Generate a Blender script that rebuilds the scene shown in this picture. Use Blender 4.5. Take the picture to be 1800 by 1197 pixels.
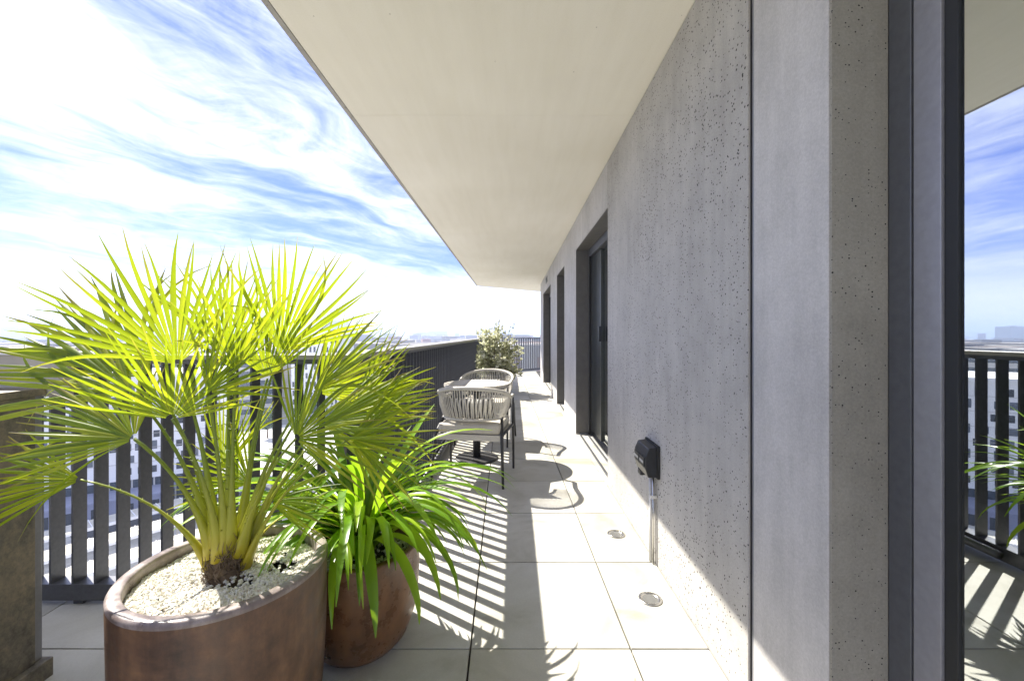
import bpy, bmesh, math, random
from mathutils import Vector, Matrix, noise

R = math.radians
for o in list(bpy.data.objects):
    bpy.data.objects.remove(o, do_unlink=True)
scene = bpy.context.scene
COL = scene.collection

# ------------------------------------------------------------------ camera
CAM_H = 1.174
cam_d = bpy.data.cameras.new('camera')
cam = bpy.data.objects.new('camera', cam_d)
COL.objects.link(cam)
cam.location = (0, 0, CAM_H)
cam.rotation_euler = (R(90), 0, 0)
cam_d.sensor_width = 36
cam_d.lens = 741 / 1800 * 36
cam_d.shift_x = -2 / 1800
cam_d.shift_y = -10.5 / 1800
cam_d.clip_start = 0.02
cam_d.clip_end = 30000
scene.camera = cam

# ------------------------------------------------------------------ light
SUN_EL = R(47.3)
SUN_H = Vector((-0.832, 0.555, 0)).normalized()          # horizontal direction towards the sun
to_sun = (SUN_H * math.cos(SUN_EL) + Vector((0, 0, math.sin(SUN_EL)))).normalized()
sun_d = bpy.data.lights.new('sun', 'SUN')
sun_d.energy = 2.0
sun_d.angle = R(0.5)
sun_d.color = (1.0, 0.94, 0.84)
sun = bpy.data.objects.new('sun', sun_d)
COL.objects.link(sun)
sun.rotation_euler = to_sun.to_track_quat('Z', 'Y').to_euler()
sun.location = (-20, 15, 30)

world = bpy.data.worlds.new('World')
scene.world = world
world.use_nodes = True
wn, wl = world.node_tree.nodes, world.node_tree.links
wn.clear()
def W(t, **k):
    n = wn.new(t)
    for a, b in k.items():
        setattr(n, a, b)
    return n
def wmath(op, a, b=None, c=None, clamp=False):
    n = W('ShaderNodeMath', operation=op, use_clamp=clamp)
    for i, v in enumerate((a, b, c)):
        if v is None: continue
        if isinstance(v, (int, float)): n.inputs[i].default_value = v
        else: wl.new(v, n.inputs[i])
    return n.outputs[0]
SKYTINT = (0.076, 0.092, 0.20, 1)
out = W('ShaderNodeOutputWorld')
bg = W('ShaderNodeBackground')
bg.inputs['Strength'].default_value = 0.15
sky = W('ShaderNodeTexSky', sky_type='NISHITA')
sky.sun_disc = False
sky.sun_elevation = SUN_EL
sky.sun_rotation = math.atan2(SUN_H.x, SUN_H.y)
sky.altitude = 60
sky.air_density = 1.0
sky.dust_density = 0.1
sky.ozone_density = 2.5
tc = W('ShaderNodeTexCoord')
sep = W('ShaderNodeSeparateXYZ')
wl.new(tc.outputs['Generated'], sep.inputs[0])
zc = wmath('ADD', wmath('MAXIMUM', sep.outputs['Z'], 0.0), 0.16)
px = wmath('DIVIDE', sep.outputs['X'], zc)
py = wmath('DIVIDE', sep.outputs['Y'], zc)
ca, sa = math.cos(R(46)), math.sin(R(46))
u = wmath('ADD', wmath('MULTIPLY', px, ca), wmath('MULTIPLY', py, sa))
v = wmath('SUBTRACT', wmath('MULTIPLY', py, ca), wmath('MULTIPLY', px, sa))
warp_c = W('ShaderNodeCombineXYZ'); wl.new(px, warp_c.inputs[0]); wl.new(py, warp_c.inputs[1])
warp = W('ShaderNodeTexNoise'); warp.inputs['Scale'].default_value = 0.9; warp.inputs['Detail'].default_value = 3
wl.new(warp_c.outputs[0], warp.inputs['Vector'])
v = wmath('ADD', v, wmath('MULTIPLY', wmath('SUBTRACT', warp.outputs['Fac'], 0.5), 0.9))
def cloud_noise(su, sv, ou, ov, scale, detail, rough, dist):
    cb = W('ShaderNodeCombineXYZ')
    wl.new(wmath('MULTIPLY_ADD', u, su, ou), cb.inputs[0])
    wl.new(wmath('MULTIPLY_ADD', v, sv, ov), cb.inputs[1])
    n = W('ShaderNodeTexNoise')
    n.inputs['Scale'].default_value = scale
    n.inputs['Detail'].default_value = detail
    n.inputs['Roughness'].default_value = rough
    n.inputs['Distortion'].default_value = dist
    wl.new(cb.outputs[0], n.inputs['Vector'])
    return n.outputs['Fac']
streak = cloud_noise(0.50, 1.35, 3.1, 7.7, 1.25, 11, 0.68, 0.9)
patch = cloud_noise(0.40, 0.80, 6.2, 12.7, 1.0, 8, 0.6, 1.1)
fine = cloud_noise(1.3, 3.8, 1.0, 5.0, 2.0, 9, 0.72, 1.2)
dens = wmath('ADD', wmath('MULTIPLY', streak, 0.62), wmath('ADD', wmath('MULTIPLY', patch, 0.62), wmath('MULTIPLY', fine, 0.26)))
mr = W('ShaderNodeMapRange', interpolation_type='SMOOTHSTEP')
wl.new(dens, mr.inputs['Value'])
mr.inputs['From Min'].default_value = 0.605
mr.inputs['From Max'].default_value = 1.03
# pale haze low over the city
hz = W('ShaderNodeMapRange', interpolation_type='SMOOTHSTEP')
wl.new(sep.outputs['Z'], hz.inputs['Value'])
hz.inputs['From Min'].default_value = 0.02
hz.inputs['From Max'].default_value = 0.16
hz.inputs['To Min'].default_value = 0.95
hz.inputs['To Max'].default_value = 0.0
fac = wmath('SUBTRACT', 1.0, wmath('MULTIPLY', wmath('SUBTRACT', 1.0, mr.outputs[0]), wmath('SUBTRACT', 1.0, hz.outputs[0])), clamp=True)
deep = W('ShaderNodeMix', data_type='RGBA', blend_type='MULTIPLY')
deep.inputs['Factor'].default_value = 1.0
wl.new(sky.outputs[0], deep.inputs[6])
deep.inputs[7].default_value = SKYTINT
mix = W('ShaderNodeMix', data_type='RGBA')
wl.new(fac, mix.inputs['Factor'])
wl.new(deep.outputs[2], mix.inputs[6])
mix.inputs[7].default_value = (2.1, 2.14, 2.24, 1)
wl.new(mix.outputs[2], bg.inputs['Color'])
wl.new(bg.outputs[0], out.inputs['Surface'])

scene.view_settings.view_transform = 'Standard'
scene.view_settings.look = 'None'
scene.view_settings.exposure = 2.72
scene.view_settings.gamma = 1
scene.view_settings.use_curve_mapping = False
scene.render.engine = 'CYCLES'
scene.cycles.max_bounces = 8
scene.cycles.diffuse_bounces = 6
scene.cycles.transparent_max_bounces = 12
scene.cycles.volume_bounces = 1

rnd = random.Random(7)

# ------------------------------------------------------------------ materials
class Mat:
    def __init__(s, name):
        s.m = bpy.data.materials.new(name)
        s.m.use_nodes = True
        s.n, s.l = s.m.node_tree.nodes, s.m.node_tree.links
        s.b = s.n['Principled BSDF']
        s.o = s.n['Material Output']
    def node(s, t, **k):
        n = s.n.new(t)
        for a, b in k.items(): setattr(n, a, b)
        return n
    def coord(s, kind='Object'):
        if not hasattr(s, '_tc'): s._tc = s.node('ShaderNodeTexCoord')
        return s._tc.outputs[kind]
    def mapping(s, scale, kind='Object', loc=(0, 0, 0)):
        m = s.node('ShaderNodeMapping')
        m.inputs['Scale'].default_value = scale
        m.inputs['Location'].default_value = loc
        s.l.new(s.coord(kind), m.inputs[0])
        return m.outputs[0]
    def noise(s, scale, detail=5, rough=0.55, vec=None, dist=0):
        n = s.node('ShaderNodeTexNoise')
        n.inputs['Scale'].default_value = scale
        n.inputs['Detail'].default_value = detail
        n.inputs['Roughness'].default_value = rough
        n.inputs['Distortion'].default_value = dist
        s.l.new(vec if vec is not None else s.coord(), n.inputs['Vector'])
        return n.outputs['Fac']
    def ramp(s, fac, stops, interp='LINEAR'):
        r = s.node('ShaderNodeValToRGB')
        r.color_ramp.interpolation = interp
        e = r.color_ramp.elements
        while len(e) < len(stops): e.new(0.5)
        for i, (p, c) in enumerate(stops):
            e[i].position = p
            e[i].color = (*c, 1) if len(c) == 3 else c
        s.l.new(fac, r.inputs[0])
        return r.outputs[0]
    def mixc(s, fac, a, b, mode='MIX'):
        m = s.node('ShaderNodeMix', data_type='RGBA', blend_type=mode)
        for sock, v in ((m.inputs[0], fac), (m.inputs[6], a), (m.inputs[7], b)):
            if isinstance(v, (int, float)): sock.default_value = v
            elif isinstance(v, tuple): sock.default_value = (*v, 1)
            else: s.l.new(v, sock)
        return m.outputs[2]
    def math(s, op, a, b=None, clamp=False):
        m = s.node('ShaderNodeMath', operation=op, use_clamp=clamp)
        for i, v in enumerate((a, b)):
            if v is None: continue
            if isinstance(v, (int, float)): m.inputs[i].default_value = v
            else: s.l.new(v, m.inputs[i])
        return m.outputs[0]
    def bump(s, h, strength=0.3, dist=0.01):
        b = s.node('ShaderNodeBump')
        b.inputs['Strength'].default_value = strength
        b.inputs['Distance'].default_value = dist
        s.l.new(h, b.inputs['Height'])
        s.l.new(b.outputs[0], s.b.inputs['Normal'])
        return b
    def set(s, color=None, rough=None, metal=None, spec=None):
        for key, v in (('Base Color', color), ('Roughness', rough), ('Metallic', metal), ('Specular IOR Level', spec)):
            if v is None: continue
            if isinstance(v, tuple): s.b.inputs[key].default_value = (*v, 1)
            elif isinstance(v, (int, float)): s.b.inputs[key].default_value = v
            else: s.l.new(v, s.b.inputs[key])
        return s

M = {}
def simple(name, c, rough=0.6, metal=0, nscale=None, amt=0.12, bump=0):
    m = Mat(name)
    if nscale:
        n = m.noise(nscale, 6)
        col = m.ramp(n, [(0.3, tuple(x * (1 - amt) for x in c)), (0.7, tuple(min(1, x * (1 + amt)) for x in c))])
        m.set(col, rough, metal)
        if bump: m.bump(n, bump, 0.004)
    else:
        m.set(c, rough, metal)
    M[name] = m.m
    return m

def concrete(name, base, pore_scale=46, pore=0.2, tint=(1.0, 1.0, 1.0)):
    m = Mat(name)
    a = m.noise(1.3, 3, 0.6)
    b = m.noise(9, 4, 0.65)
    st = m.noise(3.0, 4, 0.6, m.mapping((5.0, 5.0, 0.45)))
    f = m.math('ADD', m.math('MULTIPLY', a, 0.5), m.math('ADD', m.math('MULTIPLY', b, 0.25), m.math('MULTIPLY', st, 0.28)))
    col = m.ramp(f, [(0.36, tuple(x * 0.78 for x in base)), (0.52, base), (0.68, tuple(min(1, x * 1.2) * t for x, t in zip(base, tint)))])
    grain = m.noise(160, 2, 0.7)
    col = m.mixc(0.32, col, m.ramp(grain, [(0.3, (0.35, 0.35, 0.35)), (0.5, (0.5, 0.5, 0.5)), (0.7, (0.66, 0.66, 0.66))]), 'OVERLAY')
    # air pores: small voronoi cells, only some of them, of uneven size
    vo = m.node('ShaderNodeTexVoronoi', feature='F1')
    vo.inputs['Scale'].default_value = pore_scale
    vo.inputs['Randomness'].default_value = 1
    wv = m.noise(30, 1, 0.6)
    m.l.new(m.coord(), vo.inputs['Vector'])
    sepc = m.node('ShaderNodeSeparateColor')
    m.l.new(vo.outputs['Color'], sepc.inputs[0])
    clump = m.math('POWER', m.noise(1.7, 3, 0.6), 1.0)
    size = m.math('MULTIPLY', m.math('POWER', sepc.outputs[0], 3.0), m.math('MULTIPLY', clump, pore * 2.0))
    hole = m.math('GREATER_THAN', m.math('ADD', size, m.math('MULTIPLY', wv, 0.03)), m.math('ADD', vo.outputs['Distance'], 0.012))
    col = m.mixc(m.math('MULTIPLY', hole, 1.0), col, tuple(x * 0.05 for x in base))
    # pale scuffs
    sc = m.noise(4.2, 4, 0.7, m.mapping((1, 1, 0.35), loc=(3, 1, 2)))
    col = m.mixc(m.math('MULTIPLY', m.ramp(sc, [(0.62, (0, 0, 0)), (0.76, (1, 1, 1))]), 0.3), col, tuple(min(1, x * 1.5) for x in base))
    m.set(col, 0.75, 0, 0.3)
    h = m.math('SUBTRACT', m.math('ADD', m.math('MULTIPLY', grain, 0.3), m.math('MULTIPLY', b, 0.3)), hole)
    m.bump(h, 0.35, 0.003)
    M[name] = m.m

concrete('concrete', (0.40, 0.385, 0.36), pore_scale=92, pore=0.31)
concrete('concrete_reveal', (0.275, 0.26, 0.22), pore_scale=130, pore=0.29)
concrete('concrete_smooth', (0.47, 0.455, 0.44), pore_scale=110, pore=0.24)

m = Mat('ceiling')
a = m.noise(0.9, 4, 0.5); b = m.noise(120, 4, 0.7); c = m.noise(5, 6, 0.6, m.mapping((2.5, 0.25, 1)))
col = m.ramp(m.math('ADD', m.math('MULTIPLY', a, 0.6), m.math('MULTIPLY', c, 0.4)), [(0.35, (0.79, 0.755, 0.66)), (0.65, (0.87, 0.84, 0.755))])
col = m.mixc(0.25, col, m.ramp(b, [(0.3, (0.38, 0.38, 0.38)), (0.7, (0.62, 0.62, 0.62))]), 'OVERLAY')
vo = m.node('ShaderNodeTexVoronoi'); vo.inputs['Scale'].default_value = 9
m.l.new(m.coord(), vo.inputs['Vector'])
dots = m.math('LESS_THAN', vo.outputs['Distance'], 0.028)
col = m.mixc(m.math('MULTIPLY', dots, 0.6), col, (0.2, 0.18, 0.14))
m.set(col, 0.8, 0, 0.25); m.bump(b, 0.15, 0.002); M['ceiling'] = m.m

m = Mat('tile')
oi = m.node('ShaderNodeObjectInfo')
mp = m.node('ShaderNodeVectorMath', operation='ADD')
m.l.new(m.coord(), mp.inputs[0])
cb = m.node('ShaderNodeCombineXYZ')
m.l.new(m.math('MULTIPLY', oi.outputs['Random'], 40.0), cb.inputs[0]); m.l.new(m.math('MULTIPLY', oi.outputs['Random'], 17.0), cb.inputs[1])
m.l.new(cb.outputs[0], mp.inputs[1])
a = m.noise(2.6, 6, 0.6, mp.outputs[0], 0.6); b = m.noise(140, 4, 0.7); c = m.noise(14, 7, 0.7, mp.outputs[0])
base = m.ramp(a, [(0.3, (0.33, 0.315, 0.27)), (0.45, (0.44, 0.43, 0.39)), (0.58, (0.50, 0.492, 0.46)), (0.75, (0.58, 0.575, 0.555))])
tint = m.ramp(oi.outputs['Random'], [(0.0, (0.44, 0.43, 0.38)), (0.4, (0.5, 0.5, 0.49)), (0.75, (0.55, 0.55, 0.545)), (1.0, (0.47, 0.455, 0.40))])
col = m.mixc(0.8, base, tint, 'OVERLAY')
col = m.mixc(0.18, col, m.ramp(b, [(0.3, (0.35,) * 3), (0.7, (0.65,) * 3)]), 'OVERLAY')
col = m.mixc(m.math('MULTIPLY', m.ramp(c, [(0.62, (0, 0, 0)), (0.72, (1, 1, 1))]), 0.35), col, (0.36, 0.34, 0.29))
m.set(col, m.ramp(a, [(0.3, (0.5,) * 3), (0.7, (0.68,) * 3)]), 0, 0.35); m.bump(m.math('ADD', b, c), 0.12, 0.002); M['tile'] = m.m

simple('slab', (0.06, 0.058, 0.055), 0.9, 0, 8, 0.3)
simple('rail_metal', (0.115, 0.118, 0.128), 0.36, 0.5, 60, 0.12)
m = Mat('cap_metal'); n = m.noise(14, 5); m.set(m.ramp(n, [(0.3, (0.33, 0.31, 0.26)), (0.7, (0.42, 0.40, 0.345))]), 0.38, 0.3); M['cap_metal'] = m.m
simple('frame_metal', (0.11, 0.115, 0.125), 0.4, 0.3, 50, 0.1)
simple('frame_light', (0.27, 0.27, 0.29), 0.4, 0.3, 50, 0.08)
simple('gasket', (0.012, 0.013, 0.014), 0.6)
simple('lining', (0.125, 0.12, 0.115), 0.55, 0.1, 14, 0.12)
simple('panel_dark', (0.05, 0.055, 0.052), 0.35, 0.2, 12, 0.15)
simple('chair_frame', (0.045, 0.045, 0.046), 0.5, 0.2, 80, 0.1)
simple('rope', (0.6, 0.575, 0.51), 0.85, 0, 220, 0.2, 0.4)
m = simple('cushion', (0.56, 0.53, 0.46), 0.95, 0, 300, 0.15, 0.4)
simple('table_top', (0.52, 0.49, 0.43), 0.55, 0, 30, 0.1)
simple('table_edge', (0.17, 0.17, 0.165), 0.5, 0, 30, 0.1)
simple('black_plastic', (0.018, 0.02, 0.024), 0.35, 0, 90, 0.1)
simple('grey_plastic', (0.45, 0.45, 0.43), 0.4)
simple('conduit', (0.62, 0.61, 0.58), 0.35, 0, 30, 0.06)
simple('steel', (0.55, 0.54, 0.52), 0.25, 1.0)
simple('lens', (0.14, 0.14, 0.135), 0.12)
simple('soil', (0.02, 0.015, 0.01), 0.95, 0, 60, 0.5, 0.8)
simple('cream_panel', (0.43, 0.40, 0.33), 0.6, 0, 9, 0.08)
simple('lit_edge_white', (0.75, 0.75, 0.73), 0.5)
simple('room', (0.45, 0.44, 0.42), 0.8)
simple('asphalt', (0.075, 0.075, 0.078), 0.9, 0, 0.5, 0.2)
simple('pavement', (0.55, 0.54, 0.5), 0.9, 0, 0.7, 0.15)
simple('lawn', (0.12, 0.2, 0.03), 0.9, 0, 0.9, 0.3)
simple('roof_pale', (0.55, 0.53, 0.46), 0.8, 0, 0.8, 0.1)
simple('facade_white', (0.85, 0.85, 0.85), 0.8, 0, 0.3, 0.06)
simple('facade_glass', (0.04, 0.055, 0.07), 0.12)
simple('facade_lilac', (0.28, 0.30, 0.42), 0.7, 0, 0.4, 0.1)
simple('facade_stone', (0.5, 0.49, 0.46), 0.8, 0, 0.3, 0.1)
m = Mat('city_block'); g = m.node('ShaderNodeNewGeometry')
m.set(m.ramp(g.outputs['Random Per Island'], [(0.0, (0.20, 0.19, 0.18)), (0.35, (0.34, 0.32, 0.29)), (0.7, (0.5, 0.48, 0.44)), (0.9, (0.30, 0.16, 0.11)), (1.0, (0.25, 0.27, 0.30))]), 0.9); M['city_block'] = m.m
simple('window_blue', (0.10, 0.12, 0.15), 0.15)
simple('window_dark', (0.03, 0.035, 0.045), 0.15)
simple('car_paint', (0.03, 0.05, 0.12), 0.25)
simple('car_white', (0.6, 0.6, 0.6), 0.25)
simple('tree_leaf', (0.05, 0.09, 0.02), 0.8)
simple('bark', (0.16, 0.115, 0.07), 0.9, 0, 30, 0.35, 0.6)

m = Mat('ground')
a = m.noise(0.004, 6, 0.6); b = m.noise(0.03, 6, 0.7)
m.set(m.mixc(0.5, m.ramp(a, [(0.35, (0.09, 0.12, 0.05)), (0.5, (0.25, 0.24, 0.21)), (0.65, (0.16, 0.16, 0.15))]), m.ramp(b, [(0.4, (0.1, 0.1, 0.09)), (0.6, (0.33, 0.32, 0.3))])), 0.95)
M['ground'] = m.m

def pot_mat(name, c0, c1, c2, rough):
    m = Mat(name)
    a = m.noise(3.5, 7, 0.65, None, 0.6); b = m.noise(18, 7, 0.7); s_ = m.noise(6, 6, 0.6, m.mapping((3, 3, 0.5)))
    f = m.math('ADD', m.math('MULTIPLY', a, 0.5), m.math('ADD', m.math('MULTIPLY', b, 0.25), m.math('MULTIPLY', s_, 0.25)))
    col = m.ramp(f, [(0.41, c0), (0.5, c1), (0.59, c2)])
    sp = m.noise(38, 5, 0.7)
    col = m.mixc(m.math('MULTIPLY', m.ramp(sp, [(0.68, (0, 0, 0)), (0.73, (1, 1, 1))]), 0.5), col, (0.35, 0.24, 0.17))
    m.set(col, m.ramp(b, [(0.35, (rough - 0.1,) * 3), (0.65, (rough + 0.15,) * 3)]), 0.0, 0.6)
    m.bump(m.math('ADD', b, m.math('MULTIPLY', sp, 0.5)), 0.22, 0.004)
    M[name] = m.m
pot_mat('pot_brown', (0.045, 0.024, 0.014), (0.12, 0.062, 0.034), (0.23, 0.125, 0.062), 0.5)
pot_mat('pot_copper', (0.075, 0.034, 0.016), (0.15, 0.068, 0.03), (0.23, 0.11, 0.048), 0.3)
pot_mat('pot_rim', (0.10, 0.075, 0.066), (0.20, 0.16, 0.148), (0.38, 0.33, 0.31), 0.36)

m = Mat('cabinet')
a = m.noise(2.2, 8, 0.7, m.mapping((1, 1, 0.8)), 0.8); b = m.noise(22, 8, 0.75); c = m.noise(70, 5, 0.7)
f = m.math('ADD', m.math('MULTIPLY', a, 0.5), m.math('ADD', m.math('MULTIPLY', b, 0.32), m.math('MULTIPLY', c, 0.18)))
col = m.ramp(f, [(0.38, (0.06, 0.055, 0.045)), (0.47, (0.17, 0.15, 0.115)), (0.55, (0.28, 0.235, 0.165)), (0.64, (0.42, 0.35, 0.24))])
m.set(col, m.ramp(b, [(0.3, (0.4,) * 3), (0.7, (0.65,) * 3)]), 0.15); m.bump(b, 0.15, 0.003); M['cabinet'] = m.m

def leaf_mat(name, dark, mid, light, trans, tmix=0.45, rough=0.38, island=True):
    m = Mat(name)
    g = m.node('ShaderNodeNewGeometry')
    oi = m.node('ShaderNodeObjectInfo')
    n = m.noise(7, 4, 0.6)
    r = m.math('ADD', m.math('MULTIPLY', g.outputs['Random Per Island'] if island else oi.outputs['Random'], 0.6), m.math('MULTIPLY', n, 0.4))
    col = m.ramp(r, [(0.2, dark), (0.5, mid), (0.8, light)])
    if name == 'palm_leaf':                        # dried brown tips on some of the blades
        at = m.node('ShaderNodeAttribute', attribute_name='along')
        amt = m.math('ADD', at.outputs['Fac'], m.math('MULTIPLY', m.math('SUBTRACT', g.outputs['Random Per Island'], 0.5), 0.34))
        col = m.mixc(m.ramp(amt, [(0.84, (0, 0, 0)), (0.95, (1, 1, 1))]), col, (0.23, 0.15, 0.05))
    m.set(col, rough, 0, 0.5)
    t = m.node('ShaderNodeBsdfTranslucent')
    m.l.new(m.mixc(0.5, col, trans), t.inputs['Color'])
    mx = m.node('ShaderNodeMixShader')
    mx.inputs[0].default_value = tmix
    m.l.new(m.b.outputs[0], mx.inputs[1]); m.l.new(t.outputs[0], mx.inputs[2])
    m.l.new(mx.outputs[0], m.o.inputs['Surface'])
    M[name] = m.m
leaf_mat('palm_leaf', (0.07, 0.115, 0.007), (0.18, 0.265, 0.012), (0.42, 0.43, 0.025), (0.60, 0.72, 0.012), 0.57)
leaf_mat('strap_leaf', (0.09, 0.21, 0.012), (0.18, 0.35, 0.018), (0.33, 0.48, 0.03), (0.52, 0.78, 0.025), 0.5, 0.3, island=False)
leaf_mat('shrub_leaf', (0.13, 0.15, 0.06), (0.42, 0.42, 0.27), (0.82, 0.81, 0.72), (0.75, 0.78, 0.45), 0.45, 0.35)
leaf_mat('tree_foliage', (0.04, 0.07, 0.015), (0.07, 0.11, 0.02), (0.11, 0.16, 0.03), (0.15, 0.25, 0.03), 0.25, 0.6)
m = Mat('petiole'); n = m.noise(9, 3)
sx = m.node('ShaderNodeSeparateXYZ'); m.l.new(m.coord(), sx.inputs[0])
f = m.math('ADD', m.math('MULTIPLY', sx.outputs[2], 2.2), m.math('MULTIPLY', n, 0.25))
m.set(m.ramp(f, [(0.2, (0.50, 0.38, 0.02)), (0.45, (0.36, 0.36, 0.03)), (0.9, (0.17, 0.23, 0.02))]), 0.4); M['petiole'] = m.m
m = Mat('gravel'); g = m.node('ShaderNodeNewGeometry')
m.set(m.ramp(g.outputs['Random Per Island'], [(0.0, (0.40, 0.37, 0.29)), (0.3, (0.62, 0.60, 0.52)), (0.9, (0.78, 0.77, 0.72)), (1.0, (0.55, 0.45, 0.32))]), 0.75); M['gravel'] = m.m
m = Mat('striped_fabric')
wv = m.node('ShaderNodeTexWave', wave_type='BANDS', bands_direction='X'); wv.inputs['Scale'].default_value = 9; wv.inputs['Distortion'].default_value = 0.4
m.l.new(m.coord(), wv.inputs['Vector'])
m.set(m.ramp(wv.outputs['Fac'], [(0.45, (0.03, 0.03, 0.035)), (0.55, (0.6, 0.59, 0.56))]), 0.95); M['striped_fabric'] = m.m

m = Mat('glass')                                   # coated balcony glazing: part mirror, part see-through
m.n.remove(m.b)
gl = m.node('ShaderNodeBsdfGlossy'); gl.inputs['Roughness'].default_value = 0.004; gl.inputs['Color'].default_value = (0.9, 0.95, 0.97, 1)
tr = m.node('ShaderNodeBsdfTransparent'); tr.inputs['Color'].default_value = (0.95, 1.0, 0.92, 1)
lw = m.node('ShaderNodeFresnel'); lw.inputs['IOR'].default_value = 2.1
mx = m.node('ShaderNodeMixShader')
m.l.new(m.math('ADD', m.math('MULTIPLY', lw.outputs[0], 0.6), 0.46, True), mx.inputs[0])
m.l.new(tr.outputs[0], mx.inputs[1]); m.l.new(gl.outputs[0], mx.inputs[2]); m.l.new(mx.outputs[0], m.o.inputs['Surface'])
M['glass'] = m.m
m = Mat('curtain'); t = m.node('ShaderNodeBsdfTranslucent'); t.inputs['Color'].default_value = (0.80, 0.88, 0.55, 1)
m.set((0.80, 0.88, 0.55), 0.9); mx = m.node('ShaderNodeMixShader'); mx.inputs[0].default_value = 0.4
m.l.new(m.b.outputs[0], mx.inputs[1]); m.l.new(t.outputs[0], mx.inputs[2]); m.l.new(mx.outputs[0], m.o.inputs['Surface']); M['curtain'] = m.m

# ------------------------------------------------------------------ builders
def P(x, y, d):
    """a point of the place at depth d seen at photo pixel (x, y)"""
    return Vector(((x - 902) / 741 * d, d, CAM_H - (y - 588) / 741 * d))

class MB:
    def __init__(s): s.v, s.f = [], []
    def add(s, vs, fs):
        k = len(s.v)
        s.v += [tuple(p) for p in vs]
        s.f += [tuple(i + k for i in f) for f in fs]
        return s
    def box(s, x0, x1, y0, y1, z0, z1):
        return s.add([(x0, y0, z0), (x1, y0, z0), (x1, y1, z0), (x0, y1, z0), (x0, y0, z1), (x1, y0, z1), (x1, y1, z1), (x0, y1, z1)],
                     [(3, 2, 1, 0), (4, 5, 6, 7), (0, 1, 5, 4), (1, 2, 6, 5), (2, 3, 7, 6), (3, 0, 4, 7)])
    def prism(s, pts, z0, z1):
        n = len(pts)
        vs = [(x, y, z0) for x, y in pts] + [(x, y, z1) for x, y in pts]
        fs = [tuple(reversed(range(n))), tuple(range(n, 2 * n))] + [(i, (i + 1) % n, n + (i + 1) % n, n + i) for i in range(n)]
        return s.add(vs, fs)
    def tube(s, pts, r, n=8, cap=True, flat=1.0):
        pts = [Vector(p) for p in pts]
        k = len(pts)
        rs = r if isinstance(r, (list, tuple)) else [r] * k
        ref = None; vs = []
        for i, p in enumerate(pts):
            t = (pts[min(i + 1, k - 1)] - pts[max(i - 1, 0)]).normalized()
            if ref is None:
                ref = t.orthogonal().normalized() if abs(t.z) > 0.95 else t.cross(Vector((0, 0, 1))).normalized()
            ref = (ref - t * ref.dot(t)).normalized()
            b = t.cross(ref)
            for j in range(n):
                a = 2 * math.pi * j / n
                vs.append(p + ref * math.cos(a) * rs[i] + b * math.sin(a) * rs[i] * flat)
        fs = [(i * n + j, i * n + (j + 1) % n, (i + 1) * n + (j + 1) % n, (i + 1) * n + j) for i in range(k - 1) for j in range(n)]
        if cap: fs += [tuple(reversed(range(n))), tuple(range((k - 1) * n, k * n))]
        return s.add(vs, fs)
    def lathe(s, prof, c=(0, 0, 0), n=48, cap0=True, cap1=False, sx=1.0):
        vs = [(c[0] + r * math.cos(2 * math.pi * j / n) * sx, c[1] + r * math.sin(2 * math.pi * j / n), c[2] + z) for r, z in prof for j in range(n)]
        k = len(prof)
        fs = [(i * n + j, i * n + (j + 1) % n, (i + 1) * n + (j + 1) % n, (i + 1) * n + j) for i in range(k - 1) for j in range(n)]
        if cap0: fs.append(tuple(reversed(range(n))))
        if cap1: fs.append(tuple(range((k - 1) * n, k * n)))
        return s.add(vs, fs)
    def mesh(s, name, mat, smooth=False, org=(0, 0, 0), bevel=0):
        me = bpy.data.meshes.new(name)
        ox, oy, oz = org
        me.from_pydata([(x - ox, y - oy, z - oz) for x, y, z in s.v], [], s.f)
        if bevel:
            bm = bmesh.new(); bm.from_mesh(me)
            bmesh.ops.bevel(bm, geom=[e for e in bm.edges if len(e.link_faces) == 2 and e.calc_face_angle(0) > 0.6], offset=bevel, segments=2, affect='EDGES', profile=0.6)
            bm.to_mesh(me); bm.free()
        me.materials.append(M[mat] if isinstance(mat, str) else mat)
        if smooth: me.polygons.foreach_set('use_smooth', [True] * len(me.polygons))
        me.update()
        return me
    def build(s, name, mat, parent=None, smooth=False, org=(0, 0, 0), bevel=0):
        return link(name, s.mesh(name, mat, smooth, org, bevel), parent)

def link(name, me, parent=None, loc=(0, 0, 0)):
    o = bpy.data.objects.new(name, me)
    COL.objects.link(o)
    o.parent = parent
    o.location = loc
    return o
def tag(o, label, cat, group=None, kind=None):
    o['label'] = label; o['category'] = cat
    if group: o['group'] = group
    if kind: o['kind'] = kind
    return o
def struct(o):
    o['kind'] = 'structure'
    return o
def thing(name, label, cat, loc=(0, 0, 0), rz=0, group=None):
    o = bpy.data.objects.new(name, None)
    COL.objects.link(o)
    o.location = loc; o.rotation_euler = (0, 0, rz)
    o.empty_display_size = 0.1
    return tag(o, label, cat, group)
def copy_tree(o, parent=None):
    c = o.copy(); COL.objects.link(c); c.parent = parent
    for ch in list(o.children): copy_tree(ch, c)
    return c

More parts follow.
